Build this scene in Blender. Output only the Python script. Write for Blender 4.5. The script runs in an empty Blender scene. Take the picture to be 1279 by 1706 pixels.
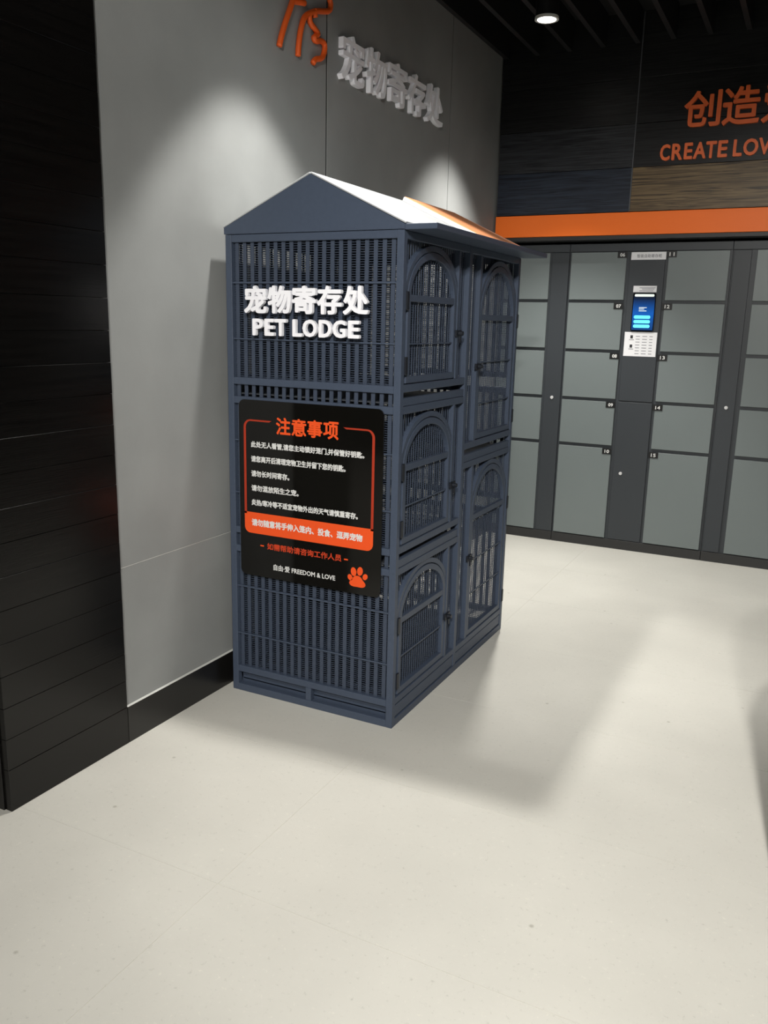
import bpy, bmesh, math, random
from mathutils import Matrix, Vector
random.seed(7)
D = bpy.data
SC = bpy.context.scene
COL = SC.collection

# ------------------------------------------------------------------ camera
IMG_W, FOCAL_PX = 1279.0, 1402.67
cam_d = D.cameras.new('camera'); cam = D.objects.new('camera', cam_d); COL.objects.link(cam)
cam_d.sensor_fit = 'HORIZONTAL'; cam_d.sensor_width = 36.0
cam_d.lens = 36.0 * FOCAL_PX / IMG_W
cam_d.clip_start = 0.02
right = Vector((0.89088765, 0.45368097, 0.02219836))
down = Vector((0.11879819, -0.18555547, -0.97542614))
fwd = Vector((-0.43841325, 0.87163223, -0.21920555))
m = Matrix.Identity(4)
for i in range(3):
    m[i][0] = right[i]; m[i][1] = -down[i]; m[i][2] = -fwd[i]
m[0][3], m[1][3], m[2][3] = 1.985, 0.0, 1.45
cam.matrix_world = m
SC.camera = cam

# ------------------------------------------------------------------ world and exposure
wd = D.worlds.new('world'); SC.world = wd; wd.use_nodes = True
bg = wd.node_tree.nodes['Background']
bg.inputs[0].default_value = (0.9, 0.96, 1.0, 1); bg.inputs[1].default_value = 0.012
SC.view_settings.view_transform = 'Standard'; SC.view_settings.look = 'None'
SC.view_settings.gamma = 1.0; SC.view_settings.use_curve_mapping = False
SC.view_settings.exposure = 0.0
LAMP_Z = 3.0
# ceiling downlights: x, y, energy, beam angle, blend, lens radius, aim point (None: straight down)
LAMPS = [(0.495, 2.74, 212.0, 73.0, 0.32, 0.049, None), (0.52, 4.66, 345.0, 84.0, 0.55, 0.049, None),
         (2.35, -0.40, 400.0, 70.0, 0.7, 0.055, (1.42, 3.65, 0.0)), (2.63, -2.00, 1040.0, 178.0, 0.10, 0.10, None)]  # the tilted lamp is added, aimed to brighten the open floor

# ------------------------------------------------------------------ helpers
def link(o, parent=None):
    COL.objects.link(o)
    if parent is not None: o.parent = parent
    return o

def tag(o, label=None, cat=None, group=None, kind=None):
    if label: o['label'] = label
    if cat: o['category'] = cat
    if group: o['group'] = group
    if kind: o['kind'] = kind
    return o

def thing(name, label, cat, loc, group=None):
    o = D.objects.new(name, None); o.empty_display_size = 0.1
    o.location = loc
    link(o); tag(o, label, cat, group)
    return o

class MB:
    """collects shapes in world coordinates; build() links them as one mesh object."""
    def __init__(s): s.v = []; s.f = []
    def box(s, x0, x1, y0, y1, z0, z1):
        n = len(s.v)
        s.v += [(x, y, z) for z in (z0, z1) for y in (y0, y1) for x in (x0, x1)]
        s.f += [tuple(n + i for i in q) for q in ((0, 2, 3, 1), (4, 5, 7, 6), (0, 1, 5, 4), (2, 6, 7, 3), (0, 4, 6, 2), (1, 3, 7, 5))]
        return s
    def prism(s, pts, off):
        """pts: 3D polygon, extruded by vector off"""
        n = len(s.v); k = len(pts); off = Vector(off)
        s.v += [tuple(p) for p in pts] + [tuple(Vector(p) + off) for p in pts]
        s.f.append(tuple(range(n, n + k))); s.f.append(tuple(range(n + 2*k - 1, n + k - 1, -1)))
        for i in range(k):
            j = (i + 1) % k
            s.f.append((n + i, n + k + i, n + k + j, n + j))
        return s
    def strip(s, outer, inner, off, closed):
        """band between two polylines, extruded by off"""
        n = len(s.v); k = len(outer); off = Vector(off)
        for pl in (outer, inner): s.v += [tuple(p) for p in pl]
        for pl in (outer, inner): s.v += [tuple(Vector(p) + off) for p in pl]
        rng = range(k if closed else k - 1)
        for i in rng:
            j = (i + 1) % k
            o, q = n + i, n + j
            s.f += [(o, q, q + k, o + k), (o + 2*k, o + 3*k, q + 3*k, q + 2*k), (o, o + 2*k, q + 2*k, q), (o + k, q + k, q + 3*k, o + 3*k)]
        if not closed:
            for e in (0, k - 1):
                o = n + e; s.f.append((o, o + k, o + 3*k, o + 2*k))
        return s
    def cyl(s, c, axis, r0, r1, h, seg=24, caps=True):
        n = len(s.v); c = Vector(c); a = Vector(axis).normalized()
        u = a.orthogonal().normalized(); w = a.cross(u)
        for r, t in ((r0, 0), (r1, h)):
            for i in range(seg):
                an = 2*math.pi*i/seg
                s.v.append(tuple(c + a*t + u*(r*math.cos(an)) + w*(r*math.sin(an))))
        for i in range(seg):
            j = (i + 1) % seg
            s.f.append((n + i, n + j, n + seg + j, n + seg + i))
        if caps:
            s.f.append(tuple(range(n + seg - 1, n - 1, -1))); s.f.append(tuple(range(n + seg, n + 2*seg)))
        return s
    def tube(s, pts, r, seg=8):
        pts = [Vector(p) for p in pts]
        n = len(s.v); up = Vector((1, 0.013, 0.02))
        for i, p in enumerate(pts):
            t = (pts[min(i+1, len(pts)-1)] - pts[max(i-1, 0)]).normalized()
            u = t.cross(up).normalized(); w = t.cross(u)
            for j in range(seg):
                an = 2*math.pi*j/seg
                s.v.append(tuple(p + u*(r*math.cos(an)) + w*(r*math.sin(an))))
        for i in range(len(pts) - 1):
            for j in range(seg):
                k = (j + 1) % seg
                s.f.append((n + i*seg + j, n + i*seg + k, n + (i+1)*seg + k, n + (i+1)*seg + j))
        s.f.append(tuple(range(n + seg - 1, n - 1, -1)))
        e = n + (len(pts) - 1)*seg
        s.f.append(tuple(range(e, e + seg)))
        return s
    def build(s, name, mat, parent=None, bevel=0.0, smooth=False, origin=None):
        # local origin: centre of the bounding box
        if origin is None:
            lo = [min(v[i] for v in s.v) for i in range(3)]; hi = [max(v[i] for v in s.v) for i in range(3)]
            origin = Vector([(a + b)/2 for a, b in zip(lo, hi)])
        else: origin = Vector(origin)
        me = D.meshes.new(name)
        me.from_pydata([tuple(Vector(v) - origin) for v in s.v], [], s.f)
        bm = bmesh.new(); bm.from_mesh(me); bmesh.ops.recalc_face_normals(bm, faces=bm.faces)
        if bevel > 0:
            es = [e for e in bm.edges if len(e.link_faces) == 2 and e.calc_face_angle(0) > 0.6]
            bmesh.ops.bevel(bm, geom=es, offset=bevel, segments=1, affect='EDGES', profile=0.5)
        bm.to_mesh(me); bm.free()
        if smooth:
            for p in me.polygons: p.use_smooth = True
        me.materials.append(mat)
        o = D.objects.new(name, me)
        link(o)
        place(o, origin, parent)
        return o

def world_loc(o):
    v = Vector(o.location)
    while o.parent is not None:
        o = o.parent; v += Vector(o.location)
    return v

def place(o, origin, parent):
    """parents never rotate here, so locations simply add up"""
    if parent is not None:
        o.parent = parent
        o.location = Vector(origin) - world_loc(parent)
    else: o.location = origin

def clone(o, origin, parent, name=None):
    c = D.objects.new(name or o.name.split('.')[0], o.data); link(c); place(c, origin, parent); return c

# ------------------------------------------------------------------ materials
def lin(r, g, b):
    f = lambda c: (c/255/12.92) if c/255 <= 0.04045 else ((c/255 + 0.055)/1.055)**2.4
    return (f(r), f(g), f(b), 1)

def mat(name, rgb, rough=0.5, metal=0.0, spec=0.5, noise=0.0, nscale=20.0, bump=0.0, bscale=200.0, stretch=(1, 1, 1), coat=0.0, emit=None, emit_s=0.0, detail=6.0):
    mt = D.materials.new(name); mt.use_nodes = True
    nt = mt.node_tree; p = nt.nodes['Principled BSDF']
    p.inputs['Base Color'].default_value = rgb
    p.inputs['Roughness'].default_value = rough
    p.inputs['Metallic'].default_value = metal
    p.inputs['Specular IOR Level'].default_value = spec
    p.inputs['Coat Weight'].default_value = coat
    if emit:
        p.inputs['Emission Color'].default_value = emit; p.inputs['Emission Strength'].default_value = emit_s
    tc = nt.nodes.new('ShaderNodeTexCoord'); mp = nt.nodes.new('ShaderNodeMapping')
    geo = nt.nodes.new('ShaderNodeNewGeometry')
    nt.links.new(geo.outputs['Position'], mp.inputs['Vector']); mp.inputs['Scale'].default_value = stretch
    if noise > 0:
        nz = nt.nodes.new('ShaderNodeTexNoise'); nz.inputs['Scale'].default_value = nscale; nz.inputs['Detail'].default_value = detail
        nt.links.new(mp.outputs[0], nz.inputs['Vector'])
        cr = nt.nodes.new('ShaderNodeValToRGB')
        cr.color_ramp.elements[0].position = 0.3; cr.color_ramp.elements[1].position = 0.7
        cr.color_ramp.elements[0].color = tuple(c*(1 - noise) for c in rgb[:3]) + (1,)
        cr.color_ramp.elements[1].color = tuple(min(1, c*(1 + noise)) for c in rgb[:3]) + (1,)
        nt.links.new(nz.outputs['Fac'], cr.inputs['Fac']); nt.links.new(cr.outputs['Color'], p.inputs['Base Color'])
    if bump > 0:
        n2 = nt.nodes.new('ShaderNodeTexNoise'); n2.inputs['Scale'].default_value = bscale; n2.inputs['Detail'].default_value = 3
        nt.links.new(mp.outputs[0], n2.inputs['Vector'])
        b = nt.nodes.new('ShaderNodeBump'); b.inputs['Strength'].default_value = bump; b.inputs['Distance'].default_value = 0.002
        nt.links.new(n2.outputs['Fac'], b.inputs['Height']); nt.links.new(b.outputs['Normal'], p.inputs['Normal'])
    return mt

def floor_mat():
    mt = mat('floor_stone', lin(214, 212, 203), rough=0.42, spec=0.35, noise=0.05, nscale=2.2, bump=0.06, bscale=90, detail=8)
    nt = mt.node_tree; p = nt.nodes['Principled BSDF']
    base = p.inputs['Base Color'].links[0].from_socket
    geo = next(n for n in nt.nodes if n.type == 'NEW_GEOMETRY')
    # small darker flecks and pale grains of the stone look
    v = nt.nodes.new('ShaderNodeTexNoise'); v.inputs['Scale'].default_value = 60; v.inputs['Detail'].default_value = 5; v.inputs['Roughness'].default_value = 0.75
    nt.links.new(geo.outputs['Position'], v.inputs['Vector'])
    cr = nt.nodes.new('ShaderNodeValToRGB'); e = cr.color_ramp.elements
    e[0].position = 0.25; e[0].color = (0.66, 0.66, 0.64, 1); e[1].position = 0.41; e[1].color = (1, 1, 1, 1)
    e2 = e.new(0.60); e2.color = (1, 1, 1, 1); e3 = e.new(0.70); e3.color = (1.16, 1.16, 1.14, 1)
    nt.links.new(v.outputs['Fac'], cr.inputs['Fac'])
    mx = nt.nodes.new('ShaderNodeMix'); mx.data_type = 'RGBA'; mx.blend_type = 'MULTIPLY'; mx.inputs['Factor'].default_value = 0.8
    nt.links.new(base, mx.inputs['A']); nt.links.new(cr.outputs['Color'], mx.inputs['B'])
    # sparse dark pits
    vo = nt.nodes.new('ShaderNodeTexVoronoi'); vo.inputs['Scale'].default_value = 5.5; nt.links.new(geo.outputs['Position'], vo.inputs['Vector'])
    pr = nt.nodes.new('ShaderNodeValToRGB'); q = pr.color_ramp.elements
    q[0].position = 0.018; q[0].color = (0.62, 0.61, 0.58, 1); q[1].position = 0.045; q[1].color = (1, 1, 1, 1)
    nt.links.new(vo.outputs['Distance'], pr.inputs['Fac'])
    m2 = nt.nodes.new('ShaderNodeMix'); m2.data_type = 'RGBA'; m2.blend_type = 'MULTIPLY'; m2.inputs['Factor'].default_value = 0.8
    nt.links.new(mx.outputs['Result'], m2.inputs['A']); nt.links.new(pr.outputs['Color'], m2.inputs['B'])
    nt.links.new(m2.outputs['Result'], p.inputs['Base Color'])
    return mt

M = dict(
    floor=floor_mat(),
    joint=mat('floor_joint', lin(226, 224, 216), rough=0.8),
    concrete=mat('grey_wall_panel', lin(141, 143, 142), rough=0.62, spec=0.3, noise=0.09, nscale=3.0, bump=0.08, bscale=120),
    seam=mat('panel_seam', lin(40, 40, 40), rough=0.8),
    black=mat('black_skirting', lin(22, 21, 20), rough=0.3, spec=0.5),
    ceiling=mat('black_ceiling', lin(14, 14, 15), rough=0.8),
    baffle=mat('black_baffle', lin(22, 22, 24), rough=0.6),
    darkplank=mat('glossy_dark_plank', lin(14, 13, 12), rough=0.24, spec=0.35, noise=0.35, nscale=9, stretch=(1, 0.35, 9), bump=0.12, bscale=30),
    orange=mat('orange_band', lin(255, 120, 38), rough=0.45, spec=0.3),
    orange_letter=mat('orange_letter', lin(246, 116, 58), rough=0.45),
    orange_logo=mat('orange_logo', lin(226, 92, 26), rough=0.5),
    white_letter=mat('white_letter', lin(250, 250, 255), rough=0.5),
    slate=mat('slate_blue_metal', lin(66, 76, 93), rough=0.48, spec=0.4, noise=0.05, nscale=60),
    wire=mat('slate_wire', lin(60, 69, 85), rough=0.5, spec=0.4),
    latch=mat('dark_latch', lin(34, 38, 46), rough=0.45, metal=0.3),
    tray=mat('metal_tray', lin(72, 76, 82), rough=0.5, metal=0.2),
    roof=mat('white_roof', lin(176, 179, 180), rough=0.45),
    roof_orange=mat('orange_roof_panel', lin(240, 160, 112), rough=0.4),
    roof_edge=mat('white_panel_edge', lin(214, 212, 210), rough=0.4),
    board=mat('gloss_black_acrylic', lin(15, 14, 12), rough=0.08, spec=0.5),
    print_white=mat('print_white', lin(222, 222, 220), rough=0.6),
    print_orange=mat('print_orange', lin(236, 86, 38), rough=0.5, spec=0.15),
    print_red=mat('print_red', lin(196, 66, 38), rough=0.5, spec=0.15),
    print_frame=mat('print_frame', lin(168, 56, 36), rough=0.5, spec=0.15),
    locker_door=mat('grey_locker_door', lin(110, 118, 118), rough=0.38, spec=0.45, noise=0.02, nscale=2),
    locker_body=mat('charcoal_locker_body', lin(52, 56, 60), rough=0.45, spec=0.4),
    locker_dark=mat('dark_plinth', lin(38, 38, 38), rough=0.5),
    label_black=mat('number_plate', lin(14, 14, 15), rough=0.4),
    sticker=mat('white_sticker', lin(226, 226, 228), rough=0.6),
    ink=mat('grey_ink', lin(120, 120, 126), rough=0.7),
    ink_dark=mat('dark_ink', lin(40, 40, 44), rough=0.7),
    chrome=mat('steel_lock', lin(215, 215, 215), rough=0.35, metal=0.2),
    screen_black=mat('screen_bezel', lin(8, 9, 12), rough=0.1),
    lamp_black=mat('lamp_housing', lin(20, 20, 20), rough=0.5),
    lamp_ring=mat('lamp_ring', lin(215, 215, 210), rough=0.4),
    lamp_face=mat('lamp_face', (1, 0.97, 0.9, 1), emit=(1, 0.96, 0.88, 1), emit_s=14.0),
    cyan=mat('screen_button', lin(60, 200, 235), emit=lin(110, 225, 245), emit_s=0.9),
    pill=mat('screen_bar', lin(200, 210, 205), emit=lin(215, 222, 215), emit_s=0.7),
    bin=mat('black_blocker', lin(28, 28, 30), rough=0.4),
    seam_or_glint_strip=mat('dull_seam_strip', lin(84, 86, 90), rough=0.5),
    joint_dark=mat('dark_joint', lin(26, 26, 27), rough=0.9, spec=0.1),
    spot=mat('dark_fleck', lin(120, 118, 108), rough=0.8),
)
def screen_mat():
    mt = D.materials.new('screen_blue'); mt.use_nodes = True; nt = mt.node_tree; p = nt.nodes['Principled BSDF']
    p.inputs['Base Color'].default_value = (0.01, 0.02, 0.05, 1); p.inputs['Roughness'].default_value = 0.1
    geo = nt.nodes.new('ShaderNodeNewGeometry'); sp = nt.nodes.new('ShaderNodeSeparateXYZ')
    mr = nt.nodes.new('ShaderNodeMapRange'); cr = nt.nodes.new('ShaderNodeValToRGB')
    nt.links.new(geo.outputs['Position'], sp.inputs[0]); nt.links.new(sp.outputs['Z'], mr.inputs['Value'])
    mr.inputs['From Min'].default_value = 1.44; mr.inputs['From Max'].default_value = 1.645
    e = cr.color_ramp.elements
    e[0].color = lin(10, 60, 120); e[1].color = lin(8, 10, 22); e[1].position = 0.95
    n = e.new(0.5); n.color = lin(10, 95, 190)
    nt.links.new(mr.outputs[0], cr.inputs[0]); nt.links.new(cr.outputs[0], p.inputs['Emission Color'])
    p.inputs['Emission Strength'].default_value = 0.9
    return mt
M['screen'] = screen_mat()

def wood(name, c0, c1, rough=0.4, seed=0.0):
    mt = D.materials.new(name); mt.use_nodes = True; nt = mt.node_tree; p = nt.nodes['Principled BSDF']
    geo = nt.nodes.new('ShaderNodeNewGeometry'); mp = nt.nodes.new('ShaderNodeMapping')
    mp.inputs['Scale'].default_value = (0.9, 1, 26); mp.inputs['Location'].default_value = (seed, 0, seed)
    nz = nt.nodes.new('ShaderNodeTexNoise'); nz.inputs['Scale'].default_value = 3.2; nz.inputs['Detail'].default_value = 9; nz.inputs['Distortion'].default_value = 1.6
    nt.links.new(geo.outputs['Position'], mp.inputs[0]); nt.links.new(mp.outputs[0], nz.inputs['Vector'])
    cr = nt.nodes.new('ShaderNodeValToRGB'); cr.color_ramp.elements[0].position = 0.34; cr.color_ramp.elements[1].position = 0.62
    cr.color_ramp.elements[0].color = c0; cr.color_ramp.elements[1].color = c1
    nt.links.new(nz.outputs['Fac'], cr.inputs[0]); nt.links.new(cr.outputs[0], p.inputs['Base Color'])
    b = nt.nodes.new('ShaderNodeBump'); b.inputs['Strength'].default_value = 0.25; b.inputs['Distance'].default_value = 0.003
    nt.links.new(nz.outputs['Fac'], b.inputs['Height']); nt.links.new(b.outputs[0], p.inputs['Normal'])
    p.inputs['Roughness'].default_value = rough; p.inputs['Specular IOR Level'].default_value = 0.4
    return mt

# ------------------------------------------------------------------ lettering
def glyph(text, offset=0.0, depth=0.0, res=3):
    """mesh data of a text at size 1 (its own x, y plane) -> verts, faces, bounds"""
    cu = D.curves.new('glyph', 'FONT'); cu.body = text; cu.size = 1.0; cu.offset = offset; cu.extrude = depth/2.0; cu.resolution_u = res
    ob = D.objects.new('glyph', cu); COL.objects.link(ob)
    me = D.meshes.new_from_object(ob)
    vs = [tuple(v.co) for v in me.vertices]; fs = [tuple(p.vertices) for p in me.polygons]
    D.objects.remove(ob); D.curves.remove(cu); D.meshes.remove(me)
    return vs, fs

GC = {}
def letter(name, ch, boxr, plane, at, depth, material, parent, offset=0.0, res=3):
    """fit the glyph into boxr=(u0,u1,v0,v1) on a wall: plane 'front' (faces -y) or 'side' (faces +x); at = plane coordinate of its back"""
    key = (ch, offset, res)
    if key not in GC: GC[key] = glyph(ch, 0.0, 1.0, res)
    vs, fs = GC[key]
    if not vs: return None
    lo = [min(v[i] for v in vs) for i in range(3)]; hi = [max(v[i] for v in vs) for i in range(3)]
    u0, u1, v0, v1 = boxr
    # the strokes are thickened by overlaying slightly shifted copies of the outline
    out = []; fo = []
    hgt = (v1 - v0); du = min(offset*hgt*1.0, (u1 - u0)*0.2)
    sh = [(0, 0)] if offset <= 0 else [(du*math.cos(q*math.pi/4), du*math.sin(q*math.pi/4)) for q in range(8)]
    u0, u1, v0, v1 = u0 + du, u1 - du, v0 + du, v1 - du
    for su, sv in sh:
      nb_ = len(out); fo += [tuple(i + nb_ for i in f_) for f_ in fs]
      for x, y, z in vs:
        u = su + u0 + (x - lo[0])/max(hi[0] - lo[0], 1e-6)*(u1 - u0); v = v0 + (y - lo[1])/max(hi[1] - lo[1], 1e-6)*(v1 - v0)
        v += sv
        w = (z - lo[2])/max(hi[2] - lo[2], 1e-6)*depth*(1 + 0.004*(su/du if du else 0) + 0.003*(sv/du if du else 0))
        out.append((u, at - w, v) if plane == 'front' else (at + w, u, v))
    b = MB(); b.v = out; b.f = fo
    return b.build(name, material, parent)

def word(name, text, u0, u1, v0, v1, plane, at, depth, material, parent, offset=0.02, res=2):
    return letter(name, text, (u0, u1, v0, v1), plane, at, depth, material, parent, offset, res)

# ================================================================== SETTING
# floor of large stone tiles
fl = MB().box(-2.4, 4.6, -3.2, 5.9, -0.03, -0.0010).build('floor', M['joint']); tag(fl, kind='structure')
TX, TY, GAP = 1.35, 0.675, 0.0011
tile0 = None
for i in range(-3, 3):
    for j in range(-7, 6):
        x0 = 0.74 + TX*i; y0 = 1.552 + TY*j
        c = (x0 + TX/2, y0 + TY/2, -0.0005)
        if tile0 is None:
            tile0 = MB().box(x0 + GAP/2, x0 + TX - GAP/2, y0 + GAP/2, y0 + TY - GAP/2, -0.0010, 0.0).build('floor_tile', M['floor'], fl)
        else: clone(tile0, c, fl)

# left wall: backing, grey panels, glossy dark boards, black skirting
wl = MB().box(-1.6, -0.026, 1.527, 5.9, 0.0, 3.30).build('wall_left', M['seam']); tag(wl, kind='structure')
CORNER_Y = 5.48
for (y0, y1) in ((2.012, 3.3335), (3.3425, 4.6815), (4.6875, CORNER_Y + 0.25)):
    for (z0, z1) in ((0.134, 0.6275), (0.629, 3.245)):
        MB().box(-0.0259, -0.012, y0, y1, z0, z1).build('panel', M['concrete'], wl, bevel=0.0012)
MB().box(-0.0259, -0.0115, 2.012, 5.7, 0.6277, 0.6288).build('seam_or_glint_strip', M['lamp_ring'], wl)
MB().box(-0.0259, -0.001, 2.012, 5.7, 0.1326, 0.1339).build('seam_or_glint_strip', M['lamp_ring'], wl)  # pale line puts the lit glint of the skirting ledge into colour
for yc in (3.338, 4.6845):
    MB().box(-0.0259, -0.0135, yc - 0.0045 + 0.0015*(yc > 4), yc + 0.0045 - 0.0015*(yc > 4), 0.134, 3.245).build('joint_strip', M['joint_dark'], wl)
bb = MB().box(-0.0259, -0.001, 2.012, 5.7, 0.0, 0.1325).build('baseboard_left', M['black'], wl)
z = 0.0; k = 0
while z < 3.24:
    h = 0.134 if k == 0 else 0.098
    MB().box(-0.0259, -0.0005 - 0.0006*(k % 2), 1.522, 2.0095, z, min(z + h - 0.001, 3.245)).build('plank', M['darkplank'], wl, bevel=0.0007)
    z += h; k += 1
k = 0; z = 0.0
while z < 3.2:   # the end face of the wall, turned to the passage
    MB().box(-1.6, -0.0265, 1.516, 1.5265, z, z + 0.4).build('end_plank', M['darkplank'], wl, bevel=0.001); z += 0.402

# back wall above the lockers: wood-look planks, orange band
wb = MB().box(-0.0, 4.6, 5.50, 5.62, 2.03, 3.30).build('wall_back', M['seam']); tag(wb, kind='structure')
WOODS = [wood('wood_black', lin(14, 14, 15), lin(34, 34, 35), 0.38, 1.3), wood('wood_charcoal', lin(20, 22, 26), lin(52, 54, 58), 0.38, 4.1),
         wood('wood_blue_black', lin(16, 20, 30), lin(46, 54, 68), 0.36, 7.7), wood('wood_brown', lin(54, 42, 28), lin(122, 102, 72), 0.42, 2.9)]
rows = [2.142, 2.395, 2.64, 2.89, 3.25]
pick = [[2, 3, 3, 1], [1, 0, 1, 0], [0, 0, 0, 1], [0, 0, 0, 0]]
cols = [0.002, 0.849, 2.199, 3.549, 4.6]
for r in range(4):
    for c in range(4):
        MB().box(cols[c] + (0.0035 if c else 0), cols[c+1] - 0.0035, 5.48 + 0.001*((r + c) % 2), 5.4999, rows[r] + 0.0012, rows[r+1] - 0.0012).build('plank', WOODS[pick[r][c]], wb, bevel=0.001)
for c in (1, 2, 3):
    MB().box(cols[c] - 0.0032, cols[c] + 0.0032, 5.479, 5.4999, 2.145, 3.245).build('seam_or_glint_strip', M['seam_or_glint_strip'], wb)
tr = MB().box(0.001, 4.6, 5.468, 5.62, 2.008, 2.139).build('trim_1', M['orange'], bevel=0.002); tag(tr, kind='structure')
uw = MB().box(0.001, 4.6, 5.485, 6.2, 1.985, 2.0075).build('trim_2', M['locker_dark']); tag(uw, kind='structure')
nb = MB().box(-0.1, 4.6, 6.15, 6.25, 0.0, 1.99).build('wall_niche', M['locker_dark']); tag(nb, kind='structure')

# ceiling with baffles
ce = MB().box(-0.1, 4.6, -3.2, 5.62, 3.25, 3.32).build('ceiling', M['ceiling']); tag(ce, kind='structure')
bf0 = None
for i in range(23):
    x = 0.03 + 0.2*i
    if bf0 is None: bf0 = MB().box(x - 0.014, x + 0.014, -3.1, 5.45, 3.07, 3.249).build('baffle', M['baffle'], ce)
    else: clone(bf0, (x, 1.175, 3.1595), ce)

# ================================================================== DOWNLIGHTS
NAMES = ['black ceiling downlight above the pet cage roof by the left wall', 'lit ceiling downlight in the corner above the lockers and grey wall',
         'added unseen tilted spotlight beside the viewpoint, a fill for the open floor', 'large ceiling floodlight behind the viewpoint']
for (x, y, e, ang, bl_, rad, aim), lab in zip(LAMPS, NAMES):
    t = thing('downlight', lab, 'ceiling light', (x, y, LAMP_Z), 'ceiling downlights')
    P = Vector((x, y, LAMP_Z))
    ax = Vector((0, 0, 1)) if aim is None else (P - Vector(aim)).normalized()     # from the lens back into the lamp
    if aim is None: MB().cyl(P + ax*0.006, ax, rad + 0.009, rad + 0.009, 3.25 - LAMP_Z - 0.007, 28).build('housing', M['lamp_black'], t)
    else:
        MB().cyl(P + ax*0.006, ax, rad + 0.009, rad + 0.004, 0.13, 28).build('housing', M['lamp_black'], t)
        q = P + ax*0.08; MB().cyl(q, (0, 0, 1), 0.012, 0.012, 3.249 - q.z, 12).build('stem', M['lamp_black'], t)
    u = ax.orthogonal().normalized(); w = ax.cross(u)
    n = 32
    circ = lambda r_: [P + u*(r_*math.cos(2*math.pi*i/n)) + w*(r_*math.sin(2*math.pi*i/n)) for i in range(n)]
    MB().strip(circ(rad + 0.013), circ(rad), ax*0.012, True).build('trim_ring', M['lamp_ring'], t)
    MB().cyl(P + ax*0.003, ax, rad - 0.0005, rad - 0.0005, 0.0025, 28).build('lens', M['lamp_face'], t)
    ld = D.lights.new('spot', 'SPOT'); ld.energy = e; ld.spot_size = math.radians(ang); ld.spot_blend = bl_
    ld.shadow_soft_size = rad; ld.color = (1.0, 0.972, 0.922)
    lo = D.objects.new('spot', ld); link(lo); place(lo, P - ax*0.004, t)
    lo.rotation_euler = ax.to_track_quat('Z', 'Y').to_euler()

# ================================================================== PET CAGE
X0, X1, Y0, Y1, T = 0.040, 0.752, 2.552, 3.755, 0.026
cage = thing('pet_cage', 'slate blue metal pet cage cabinet with gabled roof and five arched mesh doors', 'cage', (0.396, 3.153, 0.0))
S = M['slate']
YM0, YM1 = 3.135, 3.161
def part(name, x0, x1, y0, y1, z0, z1, material=S, parent=None, bevel=0.0015):
    return MB().box(x0, x1, y0, y1, z0, z1).build(name, material, parent or cage, bevel=bevel)
# posts
for x in (X0, X1 - T):
    for y in (Y0, Y1 - T): part('post', x, x + T, y, y + T, 0.0, 1.744)
    part('post', x, x + T, YM0, YM1, 0.03, 1.744)
# front and rear rails (x direction), side rails (y direction)
TIERS = [(0.080, 0.603), (0.651, 1.173), (1.217, 1.744)]
for (za, zb) in TIERS:
    for y in (Y0, Y1 - T):
        part('rail', X0 + T, X1 - T, y + 0.001, y + T - 0.001, za, za + T)
        part('rail', X0 + T, X1 - T, y + 0.001, y + T - 0.001, zb - T, zb)
for y in (Y0, Y1 - T): part('base_rail', X0 + T, X1 - T, y, y + T, 0.0, 0.029)
part('stub_post', 0.381, 0.405, Y0 + 0.001, Y0 + T - 0.001, 0.029, 0.080)
for x in (X0, X1 - T):
    part('base_rail', x, x + T, Y0 + T, Y1 - T, 0.0, 0.029)
    part('rail', x + 0.001, x + T - 0.001, YM1, Y1 - T, 0.083, 0.110)
    for (za, zb) in TIERS:
        part('rail', x + 0.001, x + T - 0.001, Y0 + T, YM0, za + 0.004, za + T + 0.004)
        part('rail', x + 0.001, x + T - 0.001, Y0 + T, YM0, zb - T, zb)
    for (z0, z1) in ((0.955, 0.981), (0.876, 0.901), (1.718, 1.744)):
        part('rail', x + 0.001, x + T - 0.001, YM1, Y1 - T, z0, z1)
# trays: front lips with a thin sheet behind
for (z0, z1, ya, yb) in ((0.034, 0.079, Y0 + T, YM0), (0.604, 0.634, Y0 + T, YM0), (1.174, 1.201, Y0 + T, YM0), (0.034, 0.079, YM1, Y1 - T), (0.902, 0.932, YM1, Y1 - T)):
    tray = part('tray', X1 - 0.022, X1 - 0.003, ya + 0.002, yb - 0.002, z0, z1, S)
    part('tray_sheet', X0 + T + 0.004, X1 - 0.022, ya + 0.004, yb - 0.004, z0 + 0.006, z0 + 0.010, M['tray'], tray, 0)
# recessed strip behind the slots at the foot of the front
part('kick_strip', X0 + T, X1 - T, Y0 + 0.030, Y0 + 0.036, 0.010, 0.078)

def hwires(b, axis, fixed, a0, a1, z0, z1, pitch=0.0080, w=0.0022):
    z = z0 + pitch/2
    while z < z1:
        if axis == 'x': b.box(a0, a1, fixed - w/2, fixed + w/2, z - w/2, z + w/2)
        else: b.box(fixed - w/2, fixed + w/2, a0, a1, z - w/2, z + w/2)
        z += pitch
BARP, BARW = 0.0330, 0.0150
def vbars(b, axis, fixed, a0, a1, z0, z1, pitch=BARP, w=BARW, t=0.003):
    n = int(round((a1 - a0)/pitch)); p = (a1 - a0)/n
    for i in range(n):
        c = a0 + p*(i + 0.5)
        if axis == 'x': b.box(c - w/2, c + w/2, fixed - t/2, fixed + t/2, z0, z1)
        else: b.box(fixed - t/2, fixed + t/2, c - w/2, c + w/2, z0, z1)

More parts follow.
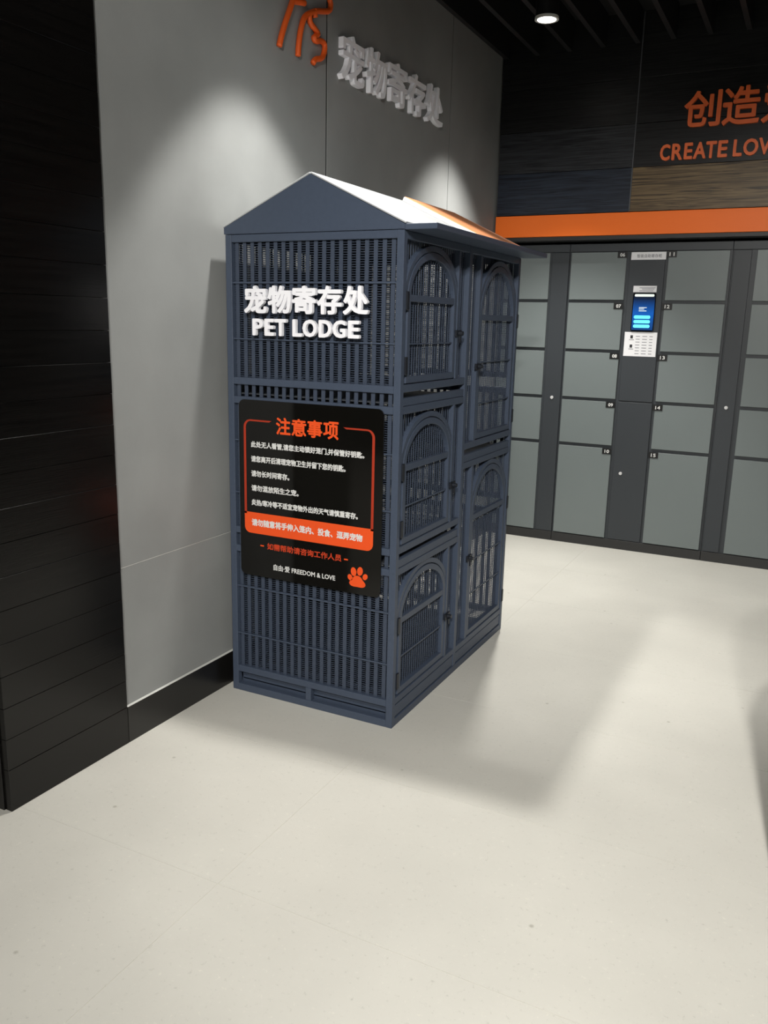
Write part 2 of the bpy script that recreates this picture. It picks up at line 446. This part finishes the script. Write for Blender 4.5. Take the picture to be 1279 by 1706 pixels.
# front gable-end panels: individual upright slats, fine wires, two cross wires for each tier
slat_me = {}
for ti, (za, zb) in enumerate(TIERS):
    z0, z1 = za + T, zb - T
    yq = Y0 + 0.013
    wires = MB(); hwires(wires, 'x', yq + 0.006, X0 + T, X1 - T, z0, z1)
    pn = wires.build('front_mesh', M['wire'], cage); tag(pn, kind='stuff')
    n = 20; p = (X1 - X0 - 2*T)/n
    base = None
    for i in range(n):
        c = X0 + T + p*(i + 0.5)
        ext = 0.044 if ti < 2 else 0.0      # the slats run on through the gap between the tiers
        if base is None:
            base = MB().box(c - BARW/2, c + BARW/2, yq - 0.0015, yq + 0.0015, z0 - 0.002, z1 + 0.002).build('slat', M['wire'], pn)
        else: clone(base, (c, yq, (z0 + z1)/2), pn)
    for fz in (1.382, 1.579) if ti == 2 else ((0.810, 1.010) if ti == 1 else (0.243, 0.438)):
        MB().box(X0 + T, X1 - T, yq - 0.008, yq - 0.003, fz - 0.0025, fz + 0.0025).build('cross_wire', S, pn)
for (z0, z1) in ((0.603, 0.651), (1.173, 1.217)):
    b = MB(); vbars(b, 'x', Y0 + 0.013, X0 + T, X1 - T, z0, z1)
    tag(b.build('gap_slats', M['wire'], cage), kind='stuff')

# wall side, rear, divider: slats and fine wires
def infill(name, axis, fixed, a0, a1, spans, pitch=BARP, w=BARW, parent=cage):
    b = MB()
    for (z0, z1) in spans:
        vbars(b, axis, fixed, a0, a1, z0, z1, pitch, w); hwires(b, axis, fixed + 0.004, a0, a1, z0, z1)
    o = b.build(name, M['wire'], parent); tag(o, kind='stuff'); return o
full = [(za + T, zb - T) for za, zb in TIERS]
infill('wall_side_mesh', 'y', X0 + 0.013, Y0 + T, YM0, full, BARP, 0.011)
infill('wall_side_mesh', 'y', X0 + 0.013, YM1, Y1 - T, [(0.110, 0.876), (0.981, 1.718)], BARP, 0.011)
infill('rear_mesh', 'x', Y1 - 0.013, X0 + T, X1 - T, full)
infill('divider_mesh', 'x', 3.148, X0 + T, X1 - T, full)
for (z, ya, yb) in ((0.10, Y0 + T, YM0), (0.668, Y0 + T, YM0), (1.236, Y0 + T, YM0), (0.105, YM1, Y1 - T), (0.970, YM1, Y1 - T)):
    b = MB()   # floor grid of the compartment
    y = ya + 0.01
    while y < yb: b.box(X0 + T, X1 - T, y - 0.0015, y + 0.0015, z, z + 0.003); y += 0.02
    for i in range(5):
        x = X0 + T + 0.06 + 0.13*i; b.box(x - 0.002, x + 0.002, ya, yb, z - 0.003, z)
    tag(b.build('floor_grid', M['wire'], cage), kind='stuff')

# arched doors on the long side
def outline(a, b, z0, zs, zt, o, x, n=22):
    """door outline inset by o: up the left stile, over the arch, down the right stile"""
    cy = (a + b)/2; ry = (b - a)/2 - o; rz = zt - zs - o
    pts = [(x, a + o, z0 + o)]
    for i in range(n + 1):
        an = math.pi - math.pi*i/n
        pts.append((x, cy + ry*math.cos(an), zs + rz*math.sin(an)))
    pts.append((x, b - o, z0 + o))
    return pts
def arch_z(y, a, b, zs, zt, o):
    cy = (a + b)/2; ry = (b - a)/2 - o; rz = zt - zs - o
    q = 1 - ((y - cy)/ry)**2
    return zs + rz*math.sqrt(max(q, 0))
XD = X1 - 0.024      # inner face of the doors
def door(a, b, z0, zs, zt, bar, wires, lz, ly, hy, oz0, oz1, oa, ob, jamb, lab):
    FW = 0.023
    d = MB().strip(outline(a, b, z0, zs, zt, 0, XD), outline(a, b, z0, zs, zt, FW, XD), (0.020, 0, 0), True).build('door', S, cage, bevel=0.0012)
    d['label'] = lab
    MB().box(XD + 0.001, XD + 0.019, a + FW, b - FW, bar - 0.0115, bar + 0.0115).build('crossbar', S, d, bevel=0.0012)
    for wz in wires: MB().box(XD + 0.010, XD + 0.015, a + FW, b - FW, wz - 0.0025, wz + 0.0025).build('cross_wire', S, d)
    g = MB(); xw = XD + 0.006; y = a + FW + 0.01
    while y < b - FW:
        g.box(xw - 0.0015, xw + 0.0015, y - 0.0014, y + 0.0014, z0 + FW, arch_z(y, a, b, zs, zt, FW) + 0.003); y += 0.0195
    z = z0 + FW + 0.005
    while z < zt - FW:
        if z <= zs: ya, yb = a + FW, b - FW
        else:
            q = math.sqrt(max(0, 1 - ((z - zs)/(zt - zs - FW))**2))*((b - a)/2 - FW); ya, yb = (a + b)/2 - q, (a + b)/2 + q
        g.box(xw - 0.0028, xw - 0.0012, ya, yb, z - 0.0008, z + 0.0008); z += 0.008
    tag(g.build('door_mesh', M['wire'], d), kind='stuff')
    # latch on the closing stile, hinges on the other
    lt = MB().box(X1 - 0.004, X1 + 0.004, ly - 0.026, ly + 0.026, lz - 0.012, lz + 0.012).build('latch', M['latch'], d, bevel=0.001)
    lt2 = MB(); lt2.cyl((X1 + 0.004, ly, lz), (1, 0, 0), 0.009, 0.008, 0.016, 14)
    lt2.box(X1 + 0.004, X1 + 0.010, ly - 0.005, ly + 0.005, lz - 0.034, lz - 0.012); lt2.build('latch_knob', M['latch'], d)
    for hz in (z0 + 0.06, zs - 0.01):
        MB().box(X1 - 0.003, X1 + 0.004, hy - 0.009, hy + 0.009, hz - 0.030, hz + 0.030).build('hinge', M['latch'], d, bevel=0.001)
    # fixed arch over the door and jamb beside it
    tr_o = [p for p in outline(a, b, z0, zs, zt, -0.023, XD - 0.001)][1:-1]; tr_i = [p for p in outline(a, b, z0, zs, zt, -0.004, XD - 0.001)][1:-1]
    MB().strip(tr_o, tr_i, (0.020, 0, 0), False).build('arch_trim', S, cage, bevel=0.001)
    j0, j1 = jamb
    MB().box(XD, XD + 0.022, j0, j1, oz0, oz1).build('door_jamb', S, cage, bevel=0.001)
    # fixed mesh of the opening outside the door
    g = MB(); xf = XD + 0.004
    fa, fb = (j1, ob) if j1 > b else (oa, j0)
    vbars(g, 'y', xf, fa, fb, oz0, oz1, 0.022, 0.006); hwires(g, 'y', xf - 0.003, fa, fb, oz0, oz1)
    y = a + 0.006
    while y < b:      # between the arch and the rail
        za_ = arch_z(y, a - 0.023, b + 0.023, zs, zt + 0.023, 0)
        if za_ < oz1 - 0.003: g.box(xf - 0.0015, xf + 0.0015, y - 0.002, y + 0.002, za_ - 0.002, oz1)
        y += 0.0195
    tag(g.build('side_mesh', M['wire'], cage), kind='stuff')
LA, LB = 2.601, 3.029
RA, RB = 3.287, 3.724
door(LA, LB, 1.250, 1.533, 1.692, 1.533, (1.382,), 1.417, 3.045, 2.588, 1.247, 1.718, Y0 + T, YM0, (3.034, 3.052), 'top arched mesh door next to the gable end')
door(LA, LB, 0.684, 0.957, 1.117, 0.957, (0.818,), 0.831, 3.045, 2.588, 0.681, 1.147, Y0 + T, YM0, (3.034, 3.052), 'middle arched mesh door next to the gable end')
door(LA, LB, 0.114, 0.397, 0.556, 0.397, (0.252,), 0.285, 3.045, 2.588, 0.110, 0.577, Y0 + T, YM0, (3.034, 3.052), 'bottom arched mesh door next to the gable end')
door(RA, RB, 0.985, 1.480, 1.690, 1.480, (1.130, 1.300), 1.285, 3.270, 3.742, 0.981, 1.718, YM1, Y1 - T, (3.262, 3.282), 'tall upper arched mesh door nearest the lockers')
door(RA, RB, 0.114, 0.646, 0.850, 0.646, (0.300, 0.450), 0.477, 3.270, 3.742, 0.110, 0.876, YM1, Y1 - T, (3.262, 3.282), 'tall lower arched mesh door nearest the lockers')

# roof
RX, RZ = 0.397, 1.939
gb = [(X0 - 0.004, 0, 1.7455), (X1 + 0.001, 0, 1.7455), (X1 + 0.001, 0, 1.762), (RX, 0, RZ - 0.008), (X0 - 0.004, 0, 1.768)]
for y in (Y0 - 0.002, Y1 - 0.010):
    MB().prism([(x, y, z) for x, _, z in gb], (0, 0.012, 0)).build('gable', S, cage, bevel=0.001)
def slope(name, xa, za, xb, zb, y0, y1, t, material, parent=cage, bevel=0.001):
    d = Vector((xb - xa, 0, zb - za)).normalized(); nrm = Vector((-d.z, 0, d.x))
    if nrm.z < 0: nrm = -nrm
    return MB().prism([(xa, y0, za), (xb, y0, zb), (xb, y1, zb), (xa, y1, za)], nrm*t).build(name, material, parent, bevel=bevel)
slope('roof_panel', RX, RZ - 0.007, X1 + 0.004, 1.7625, Y0 - 0.001, Y1 + 0.010, 0.006, M['roof'])
slope('roof_panel', RX, RZ - 0.007, X0 - 0.006, 1.7685, Y0 - 0.001, Y1 + 0.010, 0.006, M['roof'])
part('eave_board', X1 + 0.001, 0.866, Y0 - 0.001, 3.767, 1.7435, 1.762)
part('ceiling_sheet', X0, X1, Y0 + 0.011, Y1 - 0.011, 1.7445, 1.7475)
s1 = (RZ - 0.007 - 1.7625)/(X1 + 0.004 - RX)
zz = lambda x: RZ - 0.007 - (x - RX)*s1 + 0.0075
rp = slope('orange_panel', RX + 0.012, zz(RX + 0.012), X1 - 0.012, zz(X1 - 0.012), 3.235, Y1 + 0.005, 0.016, M['roof_edge'])
rp['label'] = 'raised orange panel on the roof slope with white edges'
nx = 0.026*s1/math.sqrt(1 + s1*s1)
slope('orange_face', RX + 0.014 + 0.007, zz(RX + 0.014) + 0.0147, X1 - 0.016 + 0.007, zz(X1 - 0.016) + 0.0147, 3.238, Y1 + 0.002, 0.0022, M['roof_orange'], rp)

# white lettering fixed to the cage front
YL = Y0 - 0.012
lt = thing('cage_lettering', 'white raised letters fixed across the upper front mesh of the cage', 'lettering', (0.39, YL, 1.40))
cs = '宠物寄存处'; w = (0.641 - 0.135)/5
for i, ch in enumerate(cs):
    letter('character', ch, (0.135 + w*i + 0.002, 0.135 + w*(i + 1) - 0.002, 1.473, 1.568), 'front', YL, 0.014, M['white_letter'], lt, 0.034)
spec = [('P', 0.172, 0.214), ('E', 0.220, 0.257), ('T', 0.260, 0.304), ('L', 0.328, 0.364), ('O', 0.366, 0.419), ('D', 0.426, 0.473), ('G', 0.477, 0.524), ('E', 0.532, 0.572)]
k = (0.606 - 0.172)/(0.572 - 0.172)
for ch, a, b in spec:
    letter('letter', ch, (0.172 + (a - 0.172)*k, 0.172 + (b - 0.172)*k, 1.396, 1.455), 'front', YL, 0.014, M['white_letter'], lt, 0.045)

# notice board on the cage
nbx0, nbx1, nbz0, nbz1, ny = 0.093, 0.696, 0.494, 1.164, Y0 - 0.006
nt_ = thing('notice_board', 'glossy black rounded notice board with orange heading hung on the cage front', 'notice board', (0.394, ny, nbz0))
def rrect(x0, x1, z0, z1, r, y, n=6, corners=(1, 1, 1, 1)):
    pts = []
    for (cx, cz, a0, on) in ((x1 - r, z0 + r, -90, corners[0]), (x1 - r, z1 - r, 0, corners[1]), (x0 + r, z1 - r, 90, corners[2]), (x0 + r, z0 + r, 180, corners[3])):
        if not on:
            sx = x1 if cx > (x0 + x1)/2 else x0; sz = z1 if cz > (z0 + z1)/2 else z0; pts.append((sx, y, sz)); continue
        for i in range(n + 1):
            a = math.radians(a0 + 90*i/n); pts.append((cx + r*math.cos(a), y, cz + r*math.sin(a)))
    return pts
MB().prism(rrect(nbx0, nbx1, nbz0, nbz1, 0.024, ny), (0, 0.005, 0)).build('board', M['board'], nt_)
yp = ny - 0.0002; dp = 0.0006
# thin frame: left and right uprights with rounded upper corners
fx0, fx1, fzb, fzt, fw = 0.114, 0.664, 0.735, 1.092, 0.010
def frame_side(sgn):
    xe = fx0 if sgn < 0 else fx1
    r = 0.03; o = []; i_ = []
    cx = xe - sgn*r
    o.append((xe, yp, fzb)); i_.append((xe - sgn*fw, yp, fzb))
    for q in range(9):
        a = math.radians(90*q/8)
        o.append((cx + sgn*r*math.cos(a), yp, fzt - r + r*math.sin(a))); ri = r - fw
        i_.append((cx + sgn*ri*math.cos(a), yp, fzt - r + (r - 0.006)*math.sin(a)))
    xe2 = xe - sgn*0.125
    o.append((xe2, yp, fzt)); i_.append((xe2 - sgn*(-0.012), yp, fzt - 0.006))
    MB().strip(o, i_, (0, -dp, 0), False).build('frame_line', M['print_frame'], nt_)
frame_side(-1); frame_side(1)
MB().prism(rrect(fx0, fx1, 0.661, 0.742, 0.025, yp, corners=(1, 0, 0, 1)), (0, -dp, 0)).build('orange_band', M['print_orange'], nt_)
TW = (0.522 - 0.256)/4
for i, ch in enumerate('注意事项'):
    letter('heading_character', ch, (0.256 + TW*i + 0.002, 0.256 + TW*(i + 1) - 0.002, 1.045, 1.108), 'front', yp, dp, M['print_orange'], nt_, 0.028)
LINES = [('此处无人看管,请您主动锁好笼门,并保管好钥匙。', 0.146, 0.624, 1.012, 0.024), ('请您离开后清理宠物卫生并留下您的钥匙。', 0.146, 0.550, 0.958, 0.024),
         ('请勿长时间寄存。', 0.146, 0.315, 0.903, 0.024), ('请勿混放陌生之宠。', 0.146, 0.355, 0.848, 0.024), ('炎热/寒冷等不适宜宠物外出的天气请慎重寄存。', 0.146, 0.602, 0.793, 0.024)]
for tx, a, b, zt, h in LINES: word('text_line', tx, a, b, zt - h, zt, 'front', yp, dp, M['print_white'], nt_, 0.03)
word('band_text', '请勿随意将手伸入笼内、投食、逗弄宠物', 0.146, 0.622, 0.690, 0.718, 'front', yp - dp, dp, M['print_white'], nt_, 0.035)
word('help_text', '如需帮助请咨询工作人员', 0.215, 0.537, 0.605, 0.631, 'front', yp, dp, M['print_red'], nt_, 0.025)
for xx in (0.192, 0.556): MB().box(xx - 0.008, xx + 0.008, yp - dp, yp, 0.614, 0.619).build('dash', M['print_orange'], nt_)
word('motto_text', '自由·爱 FREEDOM & LOVE', 0.243, 0.512, 0.528, 0.552, 'front', yp, dp, M['print_white'], nt_, 0.02)
paw = nt_
pc = (0.604, 0.553)
def blob(name, cx, cz, rx, rz, rot=0, n=16, fn=None):
    pts = []
    for i in range(n):
        a = 2*math.pi*i/n; q = fn(a) if fn else 1
        u, v = rx*math.cos(a)*q, rz*math.sin(a)*q
        pts.append((cx + u*math.cos(rot) - v*math.sin(rot), yp, cz + u*math.sin(rot) + v*math.cos(rot)))
    MB().prism(pts, (0, -dp, 0)).build(name, M['print_orange'], paw)
blob('paw_pad', pc[0], pc[1] - 0.014, 0.031, 0.021, 0, 24, lambda a: 1 + 0.16*math.cos(3*(a - math.pi/2)))
blob('paw_toe', pc[0] - 0.030, pc[1] + 0.000, 0.0095, 0.012, 0.5); blob('paw_toe', pc[0] - 0.016, pc[1] + 0.023, 0.0115, 0.0165, 0.15)
blob('paw_toe', pc[0] + 0.010, pc[1] + 0.028, 0.0115, 0.0165, -0.15); blob('paw_toe', pc[0] + 0.031, pc[1] + 0.010, 0.0095, 0.012, -0.5)

# ================================================================== WALL LETTERING AND LOGO
wlt = thing('wall_lettering', 'large white raised characters on the upper grey wall above the cage', 'lettering', (-0.012, 3.97, 2.48))
w = (4.535 - 3.415)/5
for i, ch in enumerate(cs):
    letter('character', ch, (3.415 + w*i + 0.008, 3.415 + w*(i + 1) - 0.008, 2.475 + 0.003*i, 2.665 + 0.003*i), 'side', -0.012, 0.024, M['white_letter'], wlt, 0.018)
lg = thing('wall_logo', 'orange line-drawn animal emblem on the upper grey wall, cut by the top edge', 'emblem', (-0.012, 3.15, 2.48))
def stroke(pts, r=0.0115):
    # smooth polyline of (y, z) on the wall
    P = [Vector((0.0, y, z)) for y, z in pts]; out = []
    for i in range(len(P) - 1):
        p0, p1, p2, p3 = P[max(i-1, 0)], P[i], P[i+1], P[min(i+2, len(P)-1)]
        for s in range(5):
            t = s/5; out.append(0.5*((2*p1) + (p2 - p0)*t + (2*p0 - 5*p1 + 4*p2 - p3)*t*t + (3*p1 - p0 - 3*p2 + p3)*t**3))
    out.append(P[-1])
    MB().tube(out, r, 8).build('stroke', M['orange_logo'], lg, smooth=True)
STROKES = [[(2.963, 2.477), (2.978, 2.515), (3.005, 2.57), (3.031, 2.615), (3.052, 2.653), (3.071, 2.685), (3.09, 2.76), (3.075, 2.86), (3.12, 2.95)],
           [(3.095, 2.476), (3.101, 2.522), (3.117, 2.581), (3.143, 2.629), (3.184, 2.656), (3.236, 2.679), (3.329, 2.708), (3.345, 2.737), (3.336, 2.763), (3.35, 2.84), (3.38, 2.91), (3.33, 2.98), (3.22, 3.0), (3.12, 2.95)],
           [(3.179, 2.652), (3.186, 2.623), (3.219, 2.61), (3.246, 2.597), (3.214, 2.575), (3.228, 2.567), (3.27, 2.578), (3.297, 2.573), (3.297, 2.547), (3.277, 2.516), (3.228, 2.498), (3.208, 2.479)],
           [(3.056, 2.66), (3.101, 2.671), (3.143, 2.68)], [(3.219, 2.682), (3.222, 2.661), (3.225, 2.652)]]
for s_ in STROKES: stroke(s_)

# lettering on the back wall
bl = thing('slogan_lettering', 'orange raised slogan characters on the dark wood wall above the orange band', 'lettering', (1.35, 5.479, 2.42))
for ch, a, b, z0, z1 in (('创', 1.120, 1.322, 2.592, 2.784), ('造', 1.330, 1.528, 2.588, 2.790), ('爱', 1.537, 1.740, 2.586, 2.790)):
    letter('character', ch, (a, b, z0, z1), 'front', 5.479, 0.022, M['orange_letter'], bl, 0.018)
E_ = [('C', 1.005, 1.062), ('R', 1.072, 1.132), ('E', 1.141, 1.188), ('A', 1.193, 1.262), ('T', 1.260, 1.318), ('E', 1.326, 1.378), ('L', 1.408, 1.456), ('O', 1.461, 1.540), ('V', 1.540, 1.607), ('E', 1.615, 1.667)]
for ch, a, b in E_:
    letter('letter', ch, (a, b, 2.420, 2.510), 'front', 5.479, 0.016, M['orange_letter'], bl, 0.035)

# ================================================================== LOCKERS
LY = 5.60     # door face plane
ROWS = [(1.625, 1.918), (1.312, 1.605), (0.999, 1.292), (0.694, 0.978), (0.068, 0.672)]
def locker_unit(label, x0, x1, columns, strips):
    u = thing('locker_cabinet', label, 'locker', ((x0 + x1)/2, 5.86, 0.0), 'bank of parcel lockers')
    b = MB(); b.box(x0 + 0.0005, x1 - 0.0005, LY + 0.010, 6.14, 0.0, 1.970)
    b.build('body', M['locker_body'], u)
    part_('top_rail', x0 + 0.001, x1 - 0.001, LY - 0.001, LY + 0.010, 1.922, 1.970, M['locker_body'], u)
    part_('plinth', x0 + 0.001, x1 - 0.001, LY - 0.001, LY + 0.010, 0.0, 0.062, M['locker_dark'], u)
    for (a, c, side, first) in columns:
        for r, (z0, z1) in enumerate(ROWS):
            d = part_('door', a, c, LY - 0.004, LY + 0.012, z0, z1, M['locker_door'], u, 0.0015)
            if first is not None:
                n0, n1 = (c - 0.057, c + 0.003) if side == 'R' else (a - 0.012, a + 0.048)
                pl = part_('number_plate', n0, n1, LY - 0.0075, LY - 0.004, z1 - 0.037, z1 + 0.001, M['label_black'], d, 0)
                tx = '%02d' % (first + r)
                word('number', tx, n0 + 0.016, n1 - 0.014, z1 - 0.029, z1 - 0.007, 'front', LY - 0.0075, 0.0006, M['print_white'], d, 0.03)
    for (a, c, lz, zsplit) in strips:
        spans = [(0.066, 1.918)] if zsplit is None else [(0.066, zsplit - 0.004), (zsplit + 0.004, 1.918)]
        for k_, (z0, z1) in enumerate(spans):
            s_ = part_('service_panel', a, c, LY - 0.002, LY + 0.012, z0, z1, M['locker_body'], u, 0.0015)
            if lz and z0 < lz < z1:
                MB().cyl(((a + c)/2 - (0.055 if zsplit else 0.0), LY - 0.002, lz), (0, -1, 0), 0.011, 0.010, 0.006, 16).build('lock', M['chrome'], s_)
    return u
def part_(name, x0, x1, y0, y1, z0, z1, material, parent, bevel=0.001):
    return MB().box(x0, x1, y0, y1, z0, z1).build(name, material, parent, bevel=bevel)
locker_unit('grey and charcoal locker cabinet partly hidden behind the pet cage', 0.003, 0.472, [(0.010, 0.343, 'L', None)], [(0.358, 0.470, 0.986, None)])
mid_unit = locker_unit('middle locker cabinet with the touch screen column and numbered grey doors', 0.473, 1.454, [(0.484, 0.835, 'R', 6), (1.088, 1.440, 'L', 11)], [(0.856, 1.070, 0.515, 0.987)])
locker_unit('grey and charcoal locker cabinet cut off by the right edge of the picture', 1.455, 2.42, [(1.590, 1.941, 'L', None), (1.962, 2.313, 'L', None)], [(1.462, 1.560, 0.986, None), (2.330, 2.415, None, None)])
# screen and notices on the control column
YF = LY - 0.002
sc = MB().prism(rrect(0.896, 1.036, 1.434, 1.668, 0.010, YF), (0, -0.010, 0)).build('touch_screen', M['screen_black'], mid_unit)
sc['label'] = 'narrow black touch terminal with blue glowing display'
ys = YF - 0.010
MB().box(0.901, 1.031, ys - 0.0008, ys, 1.441, 1.648).build('display', M['screen'], sc)
MB().prism(rrect(0.906, 1.026, 1.646, 1.661, 0.007, ys - 0.0009), (0, -0.0006, 0)).build('status_bar', M['pill'], sc)
for z0 in (1.511, 1.483, 1.455):
    MB().prism(rrect(0.911, 1.012, z0, z0 + 0.020, 0.009, ys - 0.0009), (0, -0.0006, 0)).build('button', M['cyan'], sc)
for (a, b, z0) in ((0.938, 0.985, 1.577), (0.938, 0.970, 1.568), (0.938, 0.985, 1.557)):
    MB().box(a, b, ys - 0.0014, ys - 0.0009, z0, z0 + 0.004).build('caption_line', M['pill'], sc)
def sheet(name, label, x0, x1, z0, z1):
    t = MB().box(x0, x1, YF - 0.0016, YF, z0, z1).build(name, M['sticker'], mid_unit); t['label'] = label; return t
t = sheet('name_plate', 'white name strip at the very top of the locker screen column', 0.863, 1.073, 1.869, 1.915)
word('printed_line', '智能自助寄存柜', 0.898, 1.048, 1.881, 1.903, 'front', YF - 0.0016, 0.0005, M['ink'], t, 0.01)
t = sheet('sticker', 'small white sticker right above the touch screen', 0.892, 1.034, 1.673, 1.712)
for a, b, z0 in ((0.930, 1.026, 1.698), (0.945, 1.020, 1.690), (0.930, 1.015, 1.680)): MB().box(a, b, YF - 0.0022, YF - 0.0016, z0, z0 + 0.0035).build('printed_line', M['ink'], t)
t = sheet('instruction_sheet', 'white printed instruction sheet below the touch screen', 0.862, 1.062, 1.277, 1.428)
for z0 in (1.388, 1.330): MB().box(0.898, 0.914, YF - 0.0022, YF - 0.0016, z0, z0 + 0.020).build('phone_picture', M['ink_dark'], t)
for r in range(7):
    z0 = 1.292 + 0.018*r
    for (a, b) in ((0.932, 0.958), (0.972, 1.008), (1.016, 1.048)):
        MB().box(a, b - 0.006*((r*3 + int(a*100)) % 3), YF - 0.0022, YF - 0.0016, z0, z0 + 0.004).build('printed_line', M['ink'], t)
for z0 in (1.378, 1.320): MB().box(0.892, 0.922, YF - 0.0022, YF - 0.0016, z0, z0 + 0.004).build('printed_line', M['ink'], t)

# ================================================================== BLOCKER added out of view only to cast a shadow at right
BX, BY = 2.265, 2.25
bn = thing('light_blocker', 'added black round-topped shadow-casting bin on the floor beyond the right edge', 'bin', (BX, BY, 0))
MB().cyl((BX, BY, 0.0), (0, 0, 1), 0.215, 0.215, 0.03, 96).build('base', M['black'], bn)
MB().cyl((BX, BY, 0.03), (0, 0, 1), 0.220, 0.228, 0.82, 96).build('body', M['bin'], bn, bevel=0.004)
dome = MB()
prof = [(0.226, 0.85), (0.222, 0.92), (0.200, 1.00), (0.16, 1.05), (0.11, 1.08), (0.05, 1.095), (0.004, 1.10)]
for (r0, z0), (r1, z1) in zip(prof, prof[1:]): dome.cyl((BX, BY, z0), (0, 0, 1), r0, r1, z1 - z0, 96, caps=False)
dome.cyl((BX, BY, 0.851), (0, 0, 1), 0.230, 0.230, 0.012, 96)
dome.build('lid', M['bin'], bn, smooth=False)
